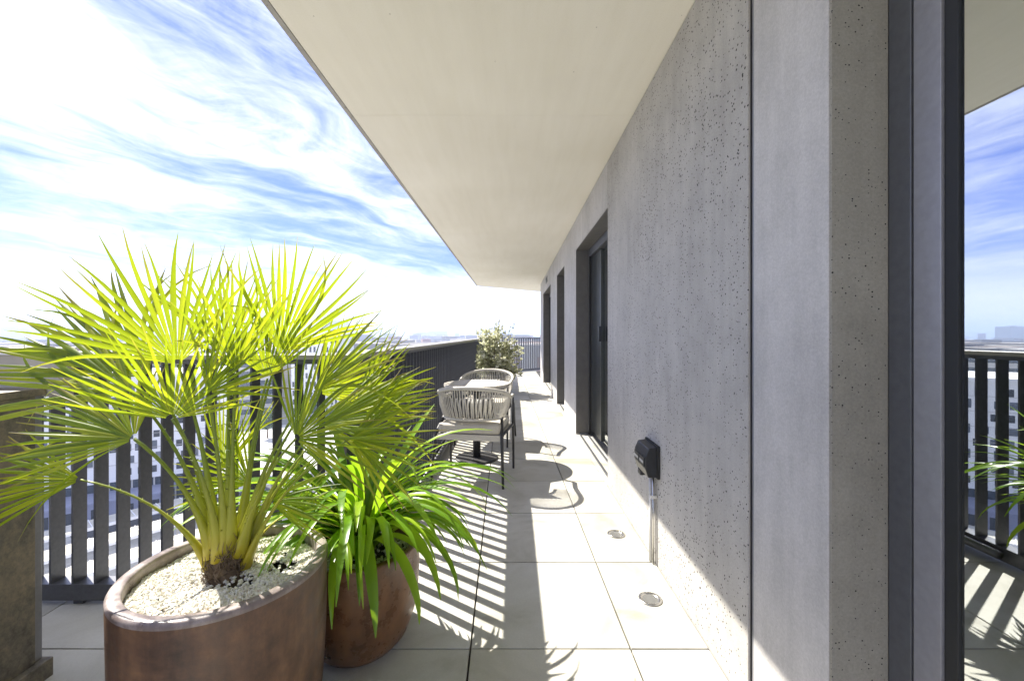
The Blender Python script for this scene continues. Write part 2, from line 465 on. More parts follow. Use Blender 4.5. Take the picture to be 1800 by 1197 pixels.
# ================================================================== TERRACE FLOOR
WX = 0.735                       # wall plane
RX = -0.72                       # inner face of the side railing
RY = 1.83                        # inner face of the front railing
floor = struct(MB().prism([(-3.4, -2.0), (0.95, -2.0), (0.95, 13.9), (0.9, 13.9), (-0.86, 12.35), (-0.86, RY + 0.1), (-3.4, RY + 0.1)], -0.25, -0.032).build('terrace_floor', 'slab'))
T = 0.6; GAP = 0.0036
def shx(x, y): return x - 0.021 * (y - 2.6)
full = None
for i in range(-6, 2):
    for j in range(-6, 21):
        xl, xr = 0.4187 + (i - 1) * T, 0.4187 + i * T
        y0, y1 = 1.576 + (j - 1) * T, 1.576 + j * T
        lim_l = -3.35 if y0 < RY - 0.01 else -0.84
        ya, yb = y0 + GAP, y1 - GAP
        if xr < -0.8: yb = min(yb, RY + 0.06)
        if yb - ya < 0.03 or ya < -1.9: continue
        pts = []
        for (x, y, sg) in ((xl, ya, 1), (xr, ya, -1), (xr, yb, -1), (xl, yb, 1)):
            pts.append([min(max(shx(x, y) + sg * GAP, lim_l), WX - 0.005), y])
        if pts[1][0] - pts[0][0] < 0.02: continue
        # cut by the slanting far edge
        mx_ = 0.5 * (pts[0][0] + pts[1][0])
        yfar = 12.35 + (mx_ + 0.86) * 0.85
        if ya > yfar - 0.1: continue
        for p in pts: p[1] = min(p[1], 12.30 + (p[0] + 0.86) * 0.85)
        cx, cy = sum(p[0] for p in pts) / 4, sum(p[1] for p in pts) / 4
        dz = rnd.uniform(-0.0012, 0.0012)
        mb = MB().prism([(p[0], p[1]) for p in pts], -0.03, 0.0)
        t = link('tile', mb.mesh('tile', 'tile', org=(cx, cy, 0), bevel=0.0012), floor, (cx, cy, dz))
        t.rotation_euler = (rnd.uniform(-0.0012, 0.0012), rnd.uniform(-0.0012, 0.0012), 0)

# ================================================================== CEILING (overhanging slab of the floor above)
CZ = 2.525
ceil = struct(MB().prism([(-1.055, -3.2), (1.6, -3.2), (1.6, 13.9), (0.9, 13.44), (-1.055, 11.80)], CZ + 0.045, CZ + 0.30).build('ceiling', 'concrete_smooth'))
for pts in ([(-0.99, -3.2), (1.6, -3.2), (1.6, 2.60), (-0.99, 2.60)], [(-0.99, 2.602), (1.6, 2.602), (1.6, 5.688), (-0.99, 5.688)], [(-0.99, 5.692), (1.6, 5.692), (1.6, 11.6), (-0.99, 11.6)], [(-0.99, 11.604), (1.6, 11.604), (1.6, 13.85), (0.9, 13.36), (-0.99, 11.76)]):
    MB().prism(pts, CZ, CZ + 0.044).build('ceiling_panel', 'ceiling', ceil)
MB().box(-1.022, -0.996, -3.2, 11.76, CZ + 0.002, CZ + 0.044).build('drip_edge', 'concrete', ceil)

# ================================================================== BUILDING WALL
wall = thing('building_wall', 'long grey concrete wall with deep door openings along the terrace', 'wall', (WX, 1.3, 0))
WO = wall.location.copy()
def wpart(mb, name, mat, parent=None, bevel=0, smooth=False):
    return mb.build(name, mat, parent or wall, smooth, WO, bevel)
XB = 0.885
wpart(MB().box(WX + 0.004, 0.8715, 0.988, 1.2965, -0.03, CZ - 0.004), 'wall_panel', 'concrete_smooth', bevel=0.004)
wpart(MB().box(WX + 0.010, XB, 1.2967, 1.3185, -0.03, CZ - 0.004), 'joint', 'frame_light')
wpart(MB().box(WX + 0.007, WX + 0.0098, 1.3145, 1.3185, -0.03, CZ - 0.004), 'joint_seal', 'gasket')
wpart(MB().box(WX, XB, 1.319, 3.28, -0.03, CZ - 0.004), 'wall_panel', 'concrete', bevel=0.004)
OPEN = [(3.28, 4.95), (6.05, 7.10), (8.28, 10.3)]
LZ = 2.165
for k, (a, b) in enumerate(OPEN):
    wpart(MB().box(WX, XB, a + 0.004, b - 0.004, LZ, CZ - 0.004), 'lintel_panel', 'concrete_smooth', bevel=0.003)
for a, b in ((4.95, 6.05), (7.10, 8.28), (10.3, 11.3)):
    wpart(MB().box(WX, XB, a, b, -0.03, CZ - 0.004), 'wall_panel', 'concrete_smooth', bevel=0.003)
# smooth reveal at the near end, where the tall window starts
wpart(MB().box(WX + 0.006, 0.8715, 0.980, 0.988, -0.03, CZ - 0.004), 'reveal', 'concrete_reveal')
wpart(MB().box(WX + 0.10, XB + 0.4, 11.3, 11.5, -0.03, CZ - 0.004), 'wall_panel', 'concrete_smooth')
# ventilation grille above the last door
vg = wpart(MB().box(WX - 0.006, WX, 9.05, 9.45, 2.30, 2.44), 'vent_grille', 'frame_metal')
for k in range(5):
    wpart(MB().box(WX - 0.012, WX - 0.006, 9.07, 9.43, 2.315 + k * 0.024, 2.325 + k * 0.024), 'vent_slat', 'panel_dark', vg)
# doors
GX = 0.93
for k, (a, b) in enumerate(OPEN):
    d = wpart(MB().box(XB, GX + 0.05, b - 0.07, b, 0.02, LZ).box(XB, GX + 0.05, a, a + 0.07, 0.02, LZ).box(XB, GX + 0.05, a + 0.07, b - 0.07, LZ - 0.09, LZ), 'sliding_door', 'frame_metal', bevel=0.003)
    d['label'] = ('sliding glass door in the nearest deep opening', 'door in the middle deep opening', 'door in the farthest deep opening')[k]
    wpart(MB().box(XB - 0.004, XB + 0.02, b - 0.075, b - 0.07, 0.02, LZ - 0.09), 'gasket', 'gasket', d)
    sp = 4.42 if k == 0 else a + 0.07
    if k == 0:
        wpart(MB().box(GX - 0.01, GX + 0.04, sp, b - 0.075, 0.05, LZ - 0.095), 'door_leaf', 'panel_dark', d, 0.003)
        wpart(MB().box(GX + 0.012, GX + 0.02, a + 0.07, sp, 0.05, LZ - 0.095), 'pane', 'glass', d)
        wpart(MB().box(GX - 0.045, GX - 0.012, 4.36, 4.40, 1.10, 1.26), 'handle', 'black_plastic', d, 0.006)
    else:
        wpart(MB().box(GX, GX + 0.04, a + 0.07, b - 0.07, 0.05, LZ - 0.095), 'door_leaf', 'panel_dark', d, 0.003)
    th = wpart(MB().box(WX - 0.002, GX + 0.05, a, b, -0.03, 0.004), 'threshold', 'tile', d)
    for x in (0.772, 0.86, 0.905):
        wpart(MB().box(x, x + 0.018, a, b, 0.004, 0.016), 'track', 'frame_metal', th)
for a, b in OPEN:
    rl = wpart(MB().box(WX + 0.004, XB - 0.001, b - 0.006, b - 0.0005, 0.018, LZ - 0.002), 'reveal_lining', 'lining')
    wpart(MB().box(WX + 0.004, XB - 0.001, a + 0.006, b - 0.006, LZ - 0.006, LZ - 0.0005), 'reveal_lining', 'lining')
# rooms behind
for y0, y1 in ((3.0, 11.3),):
    struct(MB().add([(0.99, y0, 0), (3.5, y0, 0), (3.5, y1, 0), (0.99, y1, 0), (0.99, y0, 2.5), (3.5, y0, 2.5), (3.5, y1, 2.5), (0.99, y1, 2.5)],
                    [(0, 1, 2, 3), (7, 6, 5, 4), (0, 4, 5, 1), (1, 5, 6, 2), (2, 6, 7, 3)]).build('room', 'room'))
struct(MB().add([(0.99, -2.5, 0), (4.5, -2.5, 0), (4.5, 2.9, 0), (0.99, 2.9, 0), (0.99, -2.5, 2.5), (4.5, -2.5, 2.5), (4.5, 2.9, 2.5), (0.99, 2.9, 2.5)],
                [(0, 1, 2, 3), (7, 6, 5, 4), (0, 4, 5, 1), (1, 5, 6, 2), (2, 6, 7, 3)]).build('room', 'room'))

# near window
win = thing('tall_window', 'tall reflective window in dark grey metal frame at the near wall end', 'window', (GX, 0.0, 0))
WINO = win.location.copy()
fr = MB().box(0.872, 0.98, 0.924, 0.980, 0.0, CZ - 0.01).build('jamb', 'frame_metal', win, False, WINO, 0.002)
MB().box(0.8765, 0.98, 0.9205, 0.9238, 0.0, CZ - 0.01).build('gasket', 'gasket', fr, False, WINO)
sash = MB().box(0.873, 0.98, 0.860, 0.920, 0.0, CZ - 0.01).build('sash', 'frame_light', win, False, WINO, 0.002)
MB().box(0.879, 0.98, 0.833, 0.8595, 0.0, CZ - 0.01).build('gasket', 'gasket', sash, False, WINO, 0.002)
MB().box(0.872, 0.98, -2.4, 0.8325, CZ - 0.08, CZ - 0.008).build('head', 'frame_metal', win, False, WINO)
MB().box(0.872, 0.98, -2.4, 0.8325, -0.03, 0.05).build('sill', 'frame_metal', win, False, WINO)
MB().box(0.886, 0.894, -2.4, 0.8325, 0.05, CZ - 0.08).build('pane', 'glass', win, False, WINO)
cur = MB()
cv, cf = [], []
NC = 120
for i in range(NC + 1):
    y = 0.855 - i * 0.02
    x = 0.945 + 0.014 * math.sin(i * 0.9) + 0.006 * math.sin(i * 2.3)
    cv += [(x, y, 0.03), (x, y, 2.48)]
    if i: cf.append((2 * i - 2, 2 * i, 2 * i + 1, 2 * i - 1))
cur.add(cv, cf)
co = cur.build('curtain', 'curtain', None, True)
so = co.modifiers.new('thickness', 'SOLIDIFY'); so.thickness = 0.003
tag(co, 'pale green curtain hanging behind the tall window glass', 'curtain')

# ================================================================== RAILINGS
FT, FD, PITCH, ZB, ZT = 0.009, 0.06, 0.097, 0.092, 1.045
fin_x = MB().box(-FT / 2, FT / 2, 0, FD, ZB, ZT).mesh('slat', 'rail_metal')         # fins of the front railing (deep along Y)
fin_y = MB().box(-FD, 0, -FT / 2, FT / 2, ZB, ZT).mesh('slat', 'rail_metal')        # fins of the side railing (deep along X)
CT = 1.085
# front
fr = thing('railing', 'dark fin railing across the left end of the terrace behind the palm', 'railing', (-2.0, RY, 0), 0, 'dark metal fin railings')
o = fr.location.copy()
MB().box(-3.3, RX - 0.001, RY - 0.004, RY + FD + 0.004, 0.022, ZB).build('bottom_rail', 'rail_metal', fr, False, o, 0.002)
MB().box(-3.3, RX - 0.001, RY + 0.004, RY + FD - 0.004, ZT, CT - 0.02).build('top_rail', 'rail_metal', fr, False, o)
MB().prism([(-3.3, RY - 0.012), (RX + 0.012, RY - 0.012), (RX - 0.14, RY + 0.14), (-3.3, RY + 0.14)], CT - 0.02, CT).build('cap', 'cap_metal', fr, False, o, 0.002)
for k in range(27):
    link('slat', fin_x, fr, (RX - 0.03 - k * PITCH - o.x, RY - o.y, 0))
for x in (-3.0, -1.9):
    MB().box(x - 0.02, x + 0.02, RY + 0.01, RY + 0.05, -0.03, 0.022).build('foot', 'rail_metal', fr, False, o)
# side
sr = thing('railing', 'long dark fin railing with beige cap beside the table and chairs', 'railing', (RX, 6.0, 0), 0, 'dark metal fin railings')
o = sr.location.copy()
YE = 12.4
MB().box(RX - FD - 0.004, RX + 0.004, RY + FD + 0.006, YE, 0.022, ZB).build('bottom_rail', 'rail_metal', sr, False, o, 0.002)
MB().box(RX - FD + 0.004, RX - 0.004, RY + FD + 0.006, YE, ZT, CT - 0.02).build('top_rail', 'rail_metal', sr, False, o)
MB().prism([(RX + 0.012, RY - 0.010), (RX + 0.012, YE), (RX - 0.14, YE), (RX - 0.14, RY + 0.142)], CT - 0.02, CT).build('cap', 'cap_metal', sr, False, o, 0.002)
MB().tube([(RX + 0.035, RY + 0.3, 0.06), (RX + 0.035, 7.5, 0.06)], 0.022, 10).build('drain_pipe', 'rail_metal', sr, True, o)
n = int((YE - RY - 0.15) / PITCH)
for k in range(n):
    link('slat', fin_y, sr, (0, RY + 0.15 + k * PITCH - o.y, 0))
# far, slanting
fa = math.atan(0.85)
rr = thing('railing', 'dark fin railing closing the far end of the terrace', 'railing', (RX, YE, 0), fa, 'dark metal fin railings')
LF = 2.35
MB().box(0, LF, -0.004, FD + 0.004, 0.022, ZB).build('bottom_rail', 'rail_metal', rr)
MB().box(0, LF, -0.004, FD + 0.004, ZT, ZT + 0.03).build('top_rail', 'rail_metal', rr)
for k in range(int(LF / PITCH)):
    link('slat', fin_x, rr, (0.05 + k * PITCH, 0, 0))

# ================================================================== CABINET (left)
cb = thing('outdoor_cabinet', 'mottled brown metal outdoor cabinet with plinth at left edge', 'cabinet', (-2.0, 0.6, 0))
o = cb.location.copy()
MB().box(-2.45, -1.615, -0.6, 1.425, 0.063, 0.965).build('body', 'cabinet', cb, False, o, 0.002)
MB().box(-2.45, -1.622, 1.4255, 1.452, 0.063, 0.965).build('back_panel', 'frame_light', cb, False, o, 0.002)
MB().box(-2.46, -1.590, -0.6, 1.458, 0.0, 0.063).build('plinth', 'cabinet', cb, False, o, 0.002)
MB().box(-2.46, -1.612, -0.6, 1.455, 0.966, 0.990).build('worktop', 'cabinet', cb, False, o, 0.002)
us = MB().box(-3.0, -1.555, 1.4585, 1.492, 0.96, 1.102).build('upstand', 'cream_panel', cb, False, o, 0.002)
MB().box(-3.0, -1.55, 1.450, 1.50, 1.103, 1.128).build('lit_top_strip', 'lit_edge_white', us, False, o, 0.002)  # white colour paints in the bright lit top edge of the cream panel

# ================================================================== POTS
def pot(name, label, c, prof_out, rim_in, depth, body_mat, rim_mat):
    t = thing(name, label, 'plant pot', c)
    MB().lathe(prof_out, (0, 0, 0), 64).build('body', body_mat, t, True)
    r, z = prof_out[-1]
    ring = [(r, z), (r + 0.0015, z + 0.008), (r - 0.001, z + 0.0135), (r - 0.005, z + 0.016), (rim_in + 0.005, z + 0.0165), (rim_in + 0.001, z + 0.0135), (rim_in, z + 0.008), (rim_in - 0.003, z - depth)]
    MB().lathe(ring, (0, 0, 0), 64, False).build('rim', rim_mat, t, True)
    return t
P1 = Vector((-0.785, 1.165, 0)); H1 = 0.545
pot('plant_pot', 'large round brown glazed pot holding the fan palm', P1,
    [(0.200, 0.0), (0.216, 0.012), (0.226, 0.06), (0.238, 0.18), (0.246, 0.33), (0.249, H1 - 0.03), (0.2486, H1 - 0.016)], 0.218, 0.09, 'pot_brown', 'pot_rim')
P2 = Vector((-0.585, 1.615, 0)); H2 = 0.385
pot('plant_pot', 'smaller rounded copper brown pot with strappy green plant', P2,
    [(0.115, 0.0), (0.145, 0.012), (0.178, 0.05), (0.203, 0.12), (0.217, 0.21), (0.221, 0.30), (0.218, H2 - 0.016)], 0.194, 0.10, 'pot_copper', 'pot_copper')
s1 = MB().lathe([(0.0001, 0.0), (0.12, 0.0), (0.2165, -0.004)], (P1.x, P1.y, H1 - 0.041), 40, False).build('soil', 'soil'); tag(s1, 'dark soil under the white pebbles in the large pot', 'soil', None, 'stuff')
s2 = MB().lathe([(0.0001, 0.01), (0.12, 0.006), (0.193, -0.004)], (P2.x, P2.y, H2 - 0.055), 40, False).build('soil', 'soil'); tag(s2, 'dark soil in the copper pot below strap leaves', 'soil', None, 'stuff')

def pebbles(name, label, c, z, rad, count, bare, size):
    mb = MB()
    ico = [(0, 0, 1), (0.87, 0, 0.35), (0.27, 0.83, 0.35), (-0.7, 0.5, 0.35), (-0.7, -0.5, 0.35), (0.27, -0.83, 0.35), (0.6, 0.45, -0.5), (-0.3, 0.75, -0.5), (-0.8, 0, -0.5), (-0.3, -0.75, -0.5), (0.6, -0.45, -0.5)]
    fs = [(0, 1, 2), (0, 2, 3), (0, 3, 4), (0, 4, 5), (0, 5, 1), (1, 6, 2), (2, 7, 3), (3, 8, 4), (4, 9, 5), (5, 10, 1), (2, 6, 7), (3, 7, 8), (4, 8, 9), (5, 9, 10), (1, 10, 6)]
    k = 0
    while k < count:
        x, y = rnd.uniform(-rad, rad), rnd.uniform(-rad, rad)
        if x * x + y * y > rad * rad: continue
        k += 1
        skip = any((x - bx) ** 2 + (y - by) ** 2 < br * br * rnd.uniform(0.5, 1.4) for bx, by, br in bare)
        if skip and rnd.random() < 0.86: continue
        hgt = 0.012 * noise.noise(Vector((x * 9, y * 9, 3))) + 0.010 * (1 - (x * x + y * y) / rad / rad)
        rot = Matrix.Rotation(rnd.uniform(0, 6.3), 3, 'Z') @ Matrix.Rotation(rnd.uniform(-0.6, 0.6), 3, 'X')
        sx, sy, sz = size * rnd.uniform(0.7, 1.35), size * rnd.uniform(0.55, 1.0), size * rnd.uniform(0.4, 0.7)
        mb.add([rot @ Vector((a * sx, b * sy, d * sz)) + Vector((c.x + x, c.y + y, z + hgt + rnd.uniform(0, 0.006))) for a, b, d in ico], fs)
    o = mb.build(name, 'gravel', None, False)
    return tag(o, label, 'gravel', None, 'stuff')
pebbles('gravel', 'white pebbles covering the soil around the palm trunk', P1, H1 - 0.036, 0.213, 6800, [(0.015, -0.045, 0.045), (0.06, -0.05, 0.035), (0.13, 0.03, 0.04)], 0.0066)
pebbles('gravel', 'sparse pebbles on soil under the strappy plant', P2, H2 - 0.05, 0.19, 1300, [(0, 0, 0.09)], 0.0066)

# ================================================================== FAN PALM
TB = Vector((-0.785, 1.165, H1 - 0.055))
palm = thing('fan_palm', 'bushy fan palm with spiky yellow green leaves in large pot', 'palm', TB)
tr = MB()
rings = 16
prof = []
for i in range(rings):
    t_ = i / (rings - 1)
    prof.append((0.055 * (1 - 0.5 * t_) * (1 + 0.1 * math.sin(i * 2.7)), 0.13 * t_))
prof.append((0.012, 0.145))
tr.lathe(prof, TB, 20)
trunk = tr.build('trunk', 'bark', palm, True, TB)
# loose fibres and old boots round the trunk
fb = MB()
for k in range(520):
    a = rnd.uniform(0, 2 * math.pi); z = rnd.uniform(0, 0.125)
    r0 = 0.055 * (1 - 0.5 * z / 0.13)
    p0 = TB + Vector((math.cos(a) * r0, math.sin(a) * r0, z))
    a1 = a + rnd.uniform(-0.7, 0.7)
    p1 = TB + Vector((math.cos(a1) * (r0 + rnd.uniform(0.002, 0.018)), math.sin(a1) * (r0 + rnd.uniform(0.002, 0.018)), z + rnd.uniform(-0.03, 0.05)))
    fb.tube([p0, (p0 + p1) / 2 + Vector((math.cos(a), math.sin(a), 0)) * 0.006, p1], [0.0016, 0.0012, 0.0005], 3)
o_ = fb.build('fibre', 'bark', trunk, False, TB); o_['kind'] = 'stuff'

def frond(hub, tip, nrm, L=None, spread=105, nseg=30, droop=0.035, cup=0.10, seed=0, base=None, pet=0.0046):
    rg = random.Random(seed)
    hub, tip = Vector(hub), Vector(tip)
    ux = tip - hub
    L = L or ux.length
    ux.normalize()
    nn = Vector(nrm); nn = (nn - ux * nn.dot(ux)).normalized()
    wx = nn.cross(ux)
    mb = MB()
    nseg = int(nseg * 1.25)
    da = R(spread) * 2 / nseg
    S = 7
    for k in range(nseg):
        a = -R(spread) + da * (k + 0.5) + rg.uniform(-0.12, 0.12) * da
        l = L * (0.80 + 0.20 * math.cos(a * 0.75)) * rg.uniform(0.88, 1.06)
        dr = droop * rg.uniform(0.5, 1.7) + (rg.uniform(0.2, 0.5) if rg.random() < 0.05 else 0)
        twist = rg.uniform(-0.35, 0.35)
        bend = rg.uniform(-0.07, 0.07) if rg.random() > 0.1 else rg.uniform(-0.5, 0.5)
        vs = []
        wm = 0.0066 * rg.uniform(0.85, 1.15) * (L / 0.36)
        for i in range(S + 1):
            t = i / S
            rr_ = 0.012 + t * l
            aa = a + bend * t * t
            dv = ux * math.cos(aa) + wx * math.sin(aa)
            sv = wx * math.cos(aa) - ux * math.sin(aa)
            fold = 0.55 * (1 - 0.4 * t)
            side = (sv * math.cos(twist * t) + nn * math.sin(twist * t))
            nrm_l = side.cross(dv)
            web = rr_ * math.tan(da / 2) * (1.0 - 0.35 * t)
            taper = wm * (1 - 0.93 * ((t - 0.35) / 0.65) ** 1.7) if t > 0.35 else wm
            hw = max(0.0007, min(web, taper))
            c_ = hub + dv * rr_ + nn * (cup * rr_ * (1 - 0.9 * t) + 0.0) * abs(math.sin(aa)) * 0.6
            c_ = c_ - nn * (dr * 0.35) * (t ** 2.2) * l - Vector((0, 0, 1)) * dr * (t ** 2.5) * l
            vs += [c_ - side * hw + nrm_l * hw * fold, c_, c_ + side * hw + nrm_l * hw * fold]
        fs = []
        for i in range(S):
            b0, b1 = 3 * i, 3 * i + 3
            fs += [(b0, b0 + 1, b1 + 1, b1), (b0 + 1, b0 + 2, b1 + 2, b1 + 1)]
        mb.add(vs, fs)
    fo = mb.build('frond', 'palm_leaf', palm, True, TB)
    at = fo.data.attributes.new('along', 'FLOAT', 'POINT')
    at.data.foreach_set('value', [((q // 3) % (S + 1)) / S for q in range(len(fo.data.vertices))])
    # petiole
    if base is None:
        dh = Vector((hub.x - TB.x, hub.y - TB.y, 0))
        hd = dh.normalized() if dh.length > 1e-4 else Vector((0, -1, 0))
        steep = min(1, (hub.z - TB.z) / max(0.05, dh.length) / 3)
        base = TB + hd * (0.054 - 0.026 * steep) + Vector((0, 0, 0.022 + 0.075 * steep + rg.uniform(-0.012, 0.02)))
    base = Vector(base)
    dist = (hub - base).length
    ctrl = base + (Vector((0, 0, 1)) * 0.6 + (hub - base).normalized() * 0.6) * dist * 0.5
    pts, rs = [], []
    for i in range(13):
        t = i / 12
        pts.append(base * (1 - t) ** 2 + ctrl * 2 * t * (1 - t) + hub * t * t)
        rs.append((0.019 * (1 - t) ** 4.2 + pet) * (1 - 0.28 * t))
    pm = MB().tube(pts, rs, 8, True, 0.65)
    for i in range(2, 11):
        for sgn in (-1, 1):
            p = pts[i].lerp(pts[i + 1], rg.random())
            t_ = (pts[i + 1] - pts[i]).normalized()
            sd = t_.cross(Vector((0, 0, 1)))
            sd = sd.normalized() * sgn if sd.length > 0.01 else Vector((sgn, 0, 0))
            e = p + sd * (rs[i] + 0.009) + t_ * 0.006
            pm.add([p + sd * rs[i] * 0.8 - t_ * 0.002, p + sd * rs[i] * 0.8 + t_ * 0.002, p + sd * rs[i] * 0.6 + Vector((0, 0, 0.002)), e], [(0, 1, 3), (1, 2, 3), (2, 0, 3)])
    pm.build('petiole', 'petiole', fo, True, TB)
    return fo

CAMV = Vector((0.55, -1, 0.15))
def F(hx, hy, hd, tx, ty, td, nrm=None, **k):
    frond(P(hx, hy, hd), P(tx, ty, td), nrm or CAMV, seed=hx * 7 + hy, **k)
F(312, 640, 1.08, 232, 412, 1.06, spread=62, nseg=17)
F(303, 736, 0.98, 306, 575, 0.93, nrm=(0.5, -0.8, 0.4), spread=80, nseg=20, droop=0.02)
F(236, 772, 1.04, 10, 752, 1.06, nrm=(0.25, -1, 0.5), spread=34, nseg=14)
F(236, 770, 1.05, 130, 660, 1.12, nrm=(0.25, -0.8, 0.6), spread=50, nseg=11, L=0.26, pet=0.004)
F(142, 843, 1.08, -45, 845, 1.08, nrm=(0.25, -1, 0.45), spread=33, nseg=14)
F(492, 619, 1.30, 575, 438, 1.33, spread=56, nseg=18)
F(520, 771, 1.10, 630, 660, 1.08, nrm=(0.1, -0.9, 0.5), spread=80, nseg=18, L=0.27)
F(616, 771, 1.18, 770, 765, 1.16, nrm=(0.1, -0.9, 0.5), spread=62, nseg=17)
F(624, 714, 1.32, 760, 640, 1.36, nrm=(0.1, -1, 0.3), spread=48, nseg=15)
F(548, 690, 1.15, 688, 562, 1.16, nrm=(0, -0.8, 0.7), spread=30, nseg=9)
F(262, 662, 1.22, 62, 505, 1.28, nrm=(0.4, -0.9, 0.5), spread=40, nseg=14)
F(232, 690, 1.15, -5, 600, 1.2, nrm=(0.4, -0.9, 0.5), spread=36, nseg=13)
F(400, 625, 1.36, 425, 462, 1.42, spread=55, nseg=16)
F(415, 655, 1.05, 398, 482, 1.02, nrm=(0.4, -0.8, 0.5), spread=40, nseg=9)
F(560, 690, 1.42, 700, 610, 1.48, spread=55, nseg=15)
F(565, 745, 1.25, 750, 705, 1.26, nrm=(0, -0.8, 0.6), spread=48, nseg=15)
F(392, 830, 1.28, 425, 690, 1.34, nrm=(0.2, -1, 0.1), spread=30, nseg=12)
F(440, 850, 1.26, 330, 785, 1.24, nrm=(0.2, -0.9, 0.5), spread=50, nseg=13, L=0.2)
F(475, 880, 1.22, 610, 830, 1.24, nrm=(0, -0.8, 0.6), spread=56, nseg=15, L=0.2)
F(500, 905, 1.25, 600, 880, 1.28, nrm=(0, -0.8, 0.6), spread=50, nseg=13, L=0.15)
F(365, 690, 1.02, 455, 560, 1.0, nrm=(0.3, -0.8, 0.5), spread=55, nseg=12)
F(470, 665, 1.2, 475, 515, 1.22, spread=50, nseg=13)
# a fallen leaf tip standing in the pebbles
lf = MB()
q0, q1 = P(305, 1030, 1.08), P(345, 1052, 1.06)
q0.z = H1 - 0.035; q1.z = H1 - 0.048
lf.add([q0, q0.lerp(q1, 0.5) + Vector((0, -0.006, 0.012)), q1, q0.lerp(q1, 0.5) + Vector((0, 0.006, 0.010))], [(0, 1, 2), (0, 2, 3)])
tag(lf.build('fallen_leaf', 'palm_leaf'), 'single green leaf tip lying on the white pebbles', 'leaf')

# ================================================================== STRAPPY PLANT
SB = Vector((P2.x, P2.y, H2 - 0.035))
sp = thing('strap_leaf_plant', 'clump of arching strappy bright green leaves in copper pot', 'plant', SB)
def strap(az, e0, e1, L, wid, seed, r0=0.03, z0=0.0):
    rg = random.Random(seed)
    S = 14
    p = SB + Vector((math.cos(az) * r0, math.sin(az) * r0, z0))
    vs = []
    curl = rg.uniform(-0.5, 0.5)
    for i in range(S + 1):
        t = i / S
        e = e0 + (e1 - e0) * (t ** 1.25)
        a = az + curl * t
        d = Vector((math.cos(a) * math.cos(e), math.sin(a) * math.cos(e), math.sin(e)))
        if i: p = p + d * (L / S)
        side = Vector((-math.sin(a), math.cos(a), 0))
        tw = rg.uniform(-0.05, 0.05) + curl * t * 0.8
        up = side.cross(d) * -1
        side = side * math.cos(tw) + up * math.sin(tw)
        up = d.cross(side)
        if up.z < 0: up = -up
        hw = wid * 0.5 * min(1, 0.55 + t * 2) * (1 - max(0, (t - 0.55) / 0.45) ** 2.2 * 0.93)
        q = Vector(p)
        # stay outside the pot wall
        rad = math.hypot(q.x - P2.x, q.y - P2.y)
        if q.z < H2 + 0.012 and 0.17 < rad < 0.236:
            k_ = 0.24 / rad; q.x = P2.x + (q.x - P2.x) * k_; q.y = P2.y + (q.y - P2.y) * k_
        q.z = max(q.z, 0.02)
        vs += [q - side * hw + up * hw * 0.35, q, q + side * hw + up * hw * 0.35]
    fs = []
    for i in range(S):
        b0, b1 = 3 * i, 3 * i + 3
        fs += [(b0, b0 + 1, b1 + 1, b1), (b0 + 1, b0 + 2, b1 + 2, b1 + 1)]
    MB().add(vs, fs).build('leaf', 'strap_leaf', sp, True, SB)
for k in range(175):
    az = k * 2.39996 + rnd.uniform(-0.2, 0.2)
    lvl = k / 175
    back = max(0, math.sin(az))
    e0 = R(rnd.uniform(52, 70) + 24 * lvl)
    e1 = R(rnd.uniform(-82, -35) + 35 * lvl + 45 * back * lvl)
    L = rnd.uniform(0.36, 0.56) * (1 - 0.3 * back)
    if lvl > 0.45: L *= 1.36; e0 = min(e0, R(86))
    strap(az, e0, e1, L, rnd.uniform(0.018, 0.031), k, rnd.uniform(0.01, 0.07), rnd.uniform(0, 0.03))
for k, (az, e0, e1, L, w) in enumerate([(-2.0, 70, -85, 0.62, 0.05), (-1.2, 62, -80, 0.60, 0.05), (-0.75, 66, -70, 0.62, 0.048), (-0.3, 58, -35, 0.56, 0.046), (-2.5, 66, -80, 0.58, 0.05), (-1.6, 62, -84, 0.56, 0.048), (0.5, 80, 45, 0.62, 0.05), (-0.5, 60, -85, 0.60, 0.04), (-0.15, 62, -80, 0.6, 0.04), (-0.9, 55, -86, 0.55, 0.045), (2.9, 70, -40, 0.5, 0.045), (-2.9, 68, -60, 0.55, 0.045)]):
    strap(az, R(e0), R(e1), L * 0.95, w * 0.78, 500 + k, 0.05, 0.01)

# ================================================================== TABLE
tb = thing('bistro_table', 'round pale topped bistro table on dark disc pedestal', 'table', (-0.345, 4.0, 0))
MB().lathe([(0.2, 0.0), (0.2, 0.014), (0.194, 0.018), (0.06, 0.024), (0.0001, 0.024)], n=56).build('base', 'chair_frame', tb, False)
MB().tube([(0, 0, 0.02), (0, 0, 0.675)], 0.036, 24).build('pedestal', 'chair_frame', tb, True)
MB().lathe([(0.0001, 0.672), (0.29, 0.672), (0.305, 0.68), (0.307, 0.692)], n=64, cap0=False).build('edge', 'table_edge', tb, True)
NP = 6
for k in range(NP):                       # top of narrow boards
    x0, x1 = -0.31 + 0.62 / NP * k + 0.0015, -0.31 + 0.62 / NP * (k + 1) - 0.0015
    r = 0.31; pts = []
    for i in range(9):
        x = max(-r + 1e-4, min(r - 1e-4, x0 + (x1 - x0) * i / 8)); pts.append((x, -math.sqrt(max(0, r * r - x * x))))
    for i in range(9):
        x = max(-r + 1e-4, min(r - 1e-4, x1 + (x0 - x1) * i / 8)); pts.append((x, math.sqrt(max(0, r * r - x * x))))
    MB().prism(pts, 0.692, 0.714).build('board', 'table_top', tb)

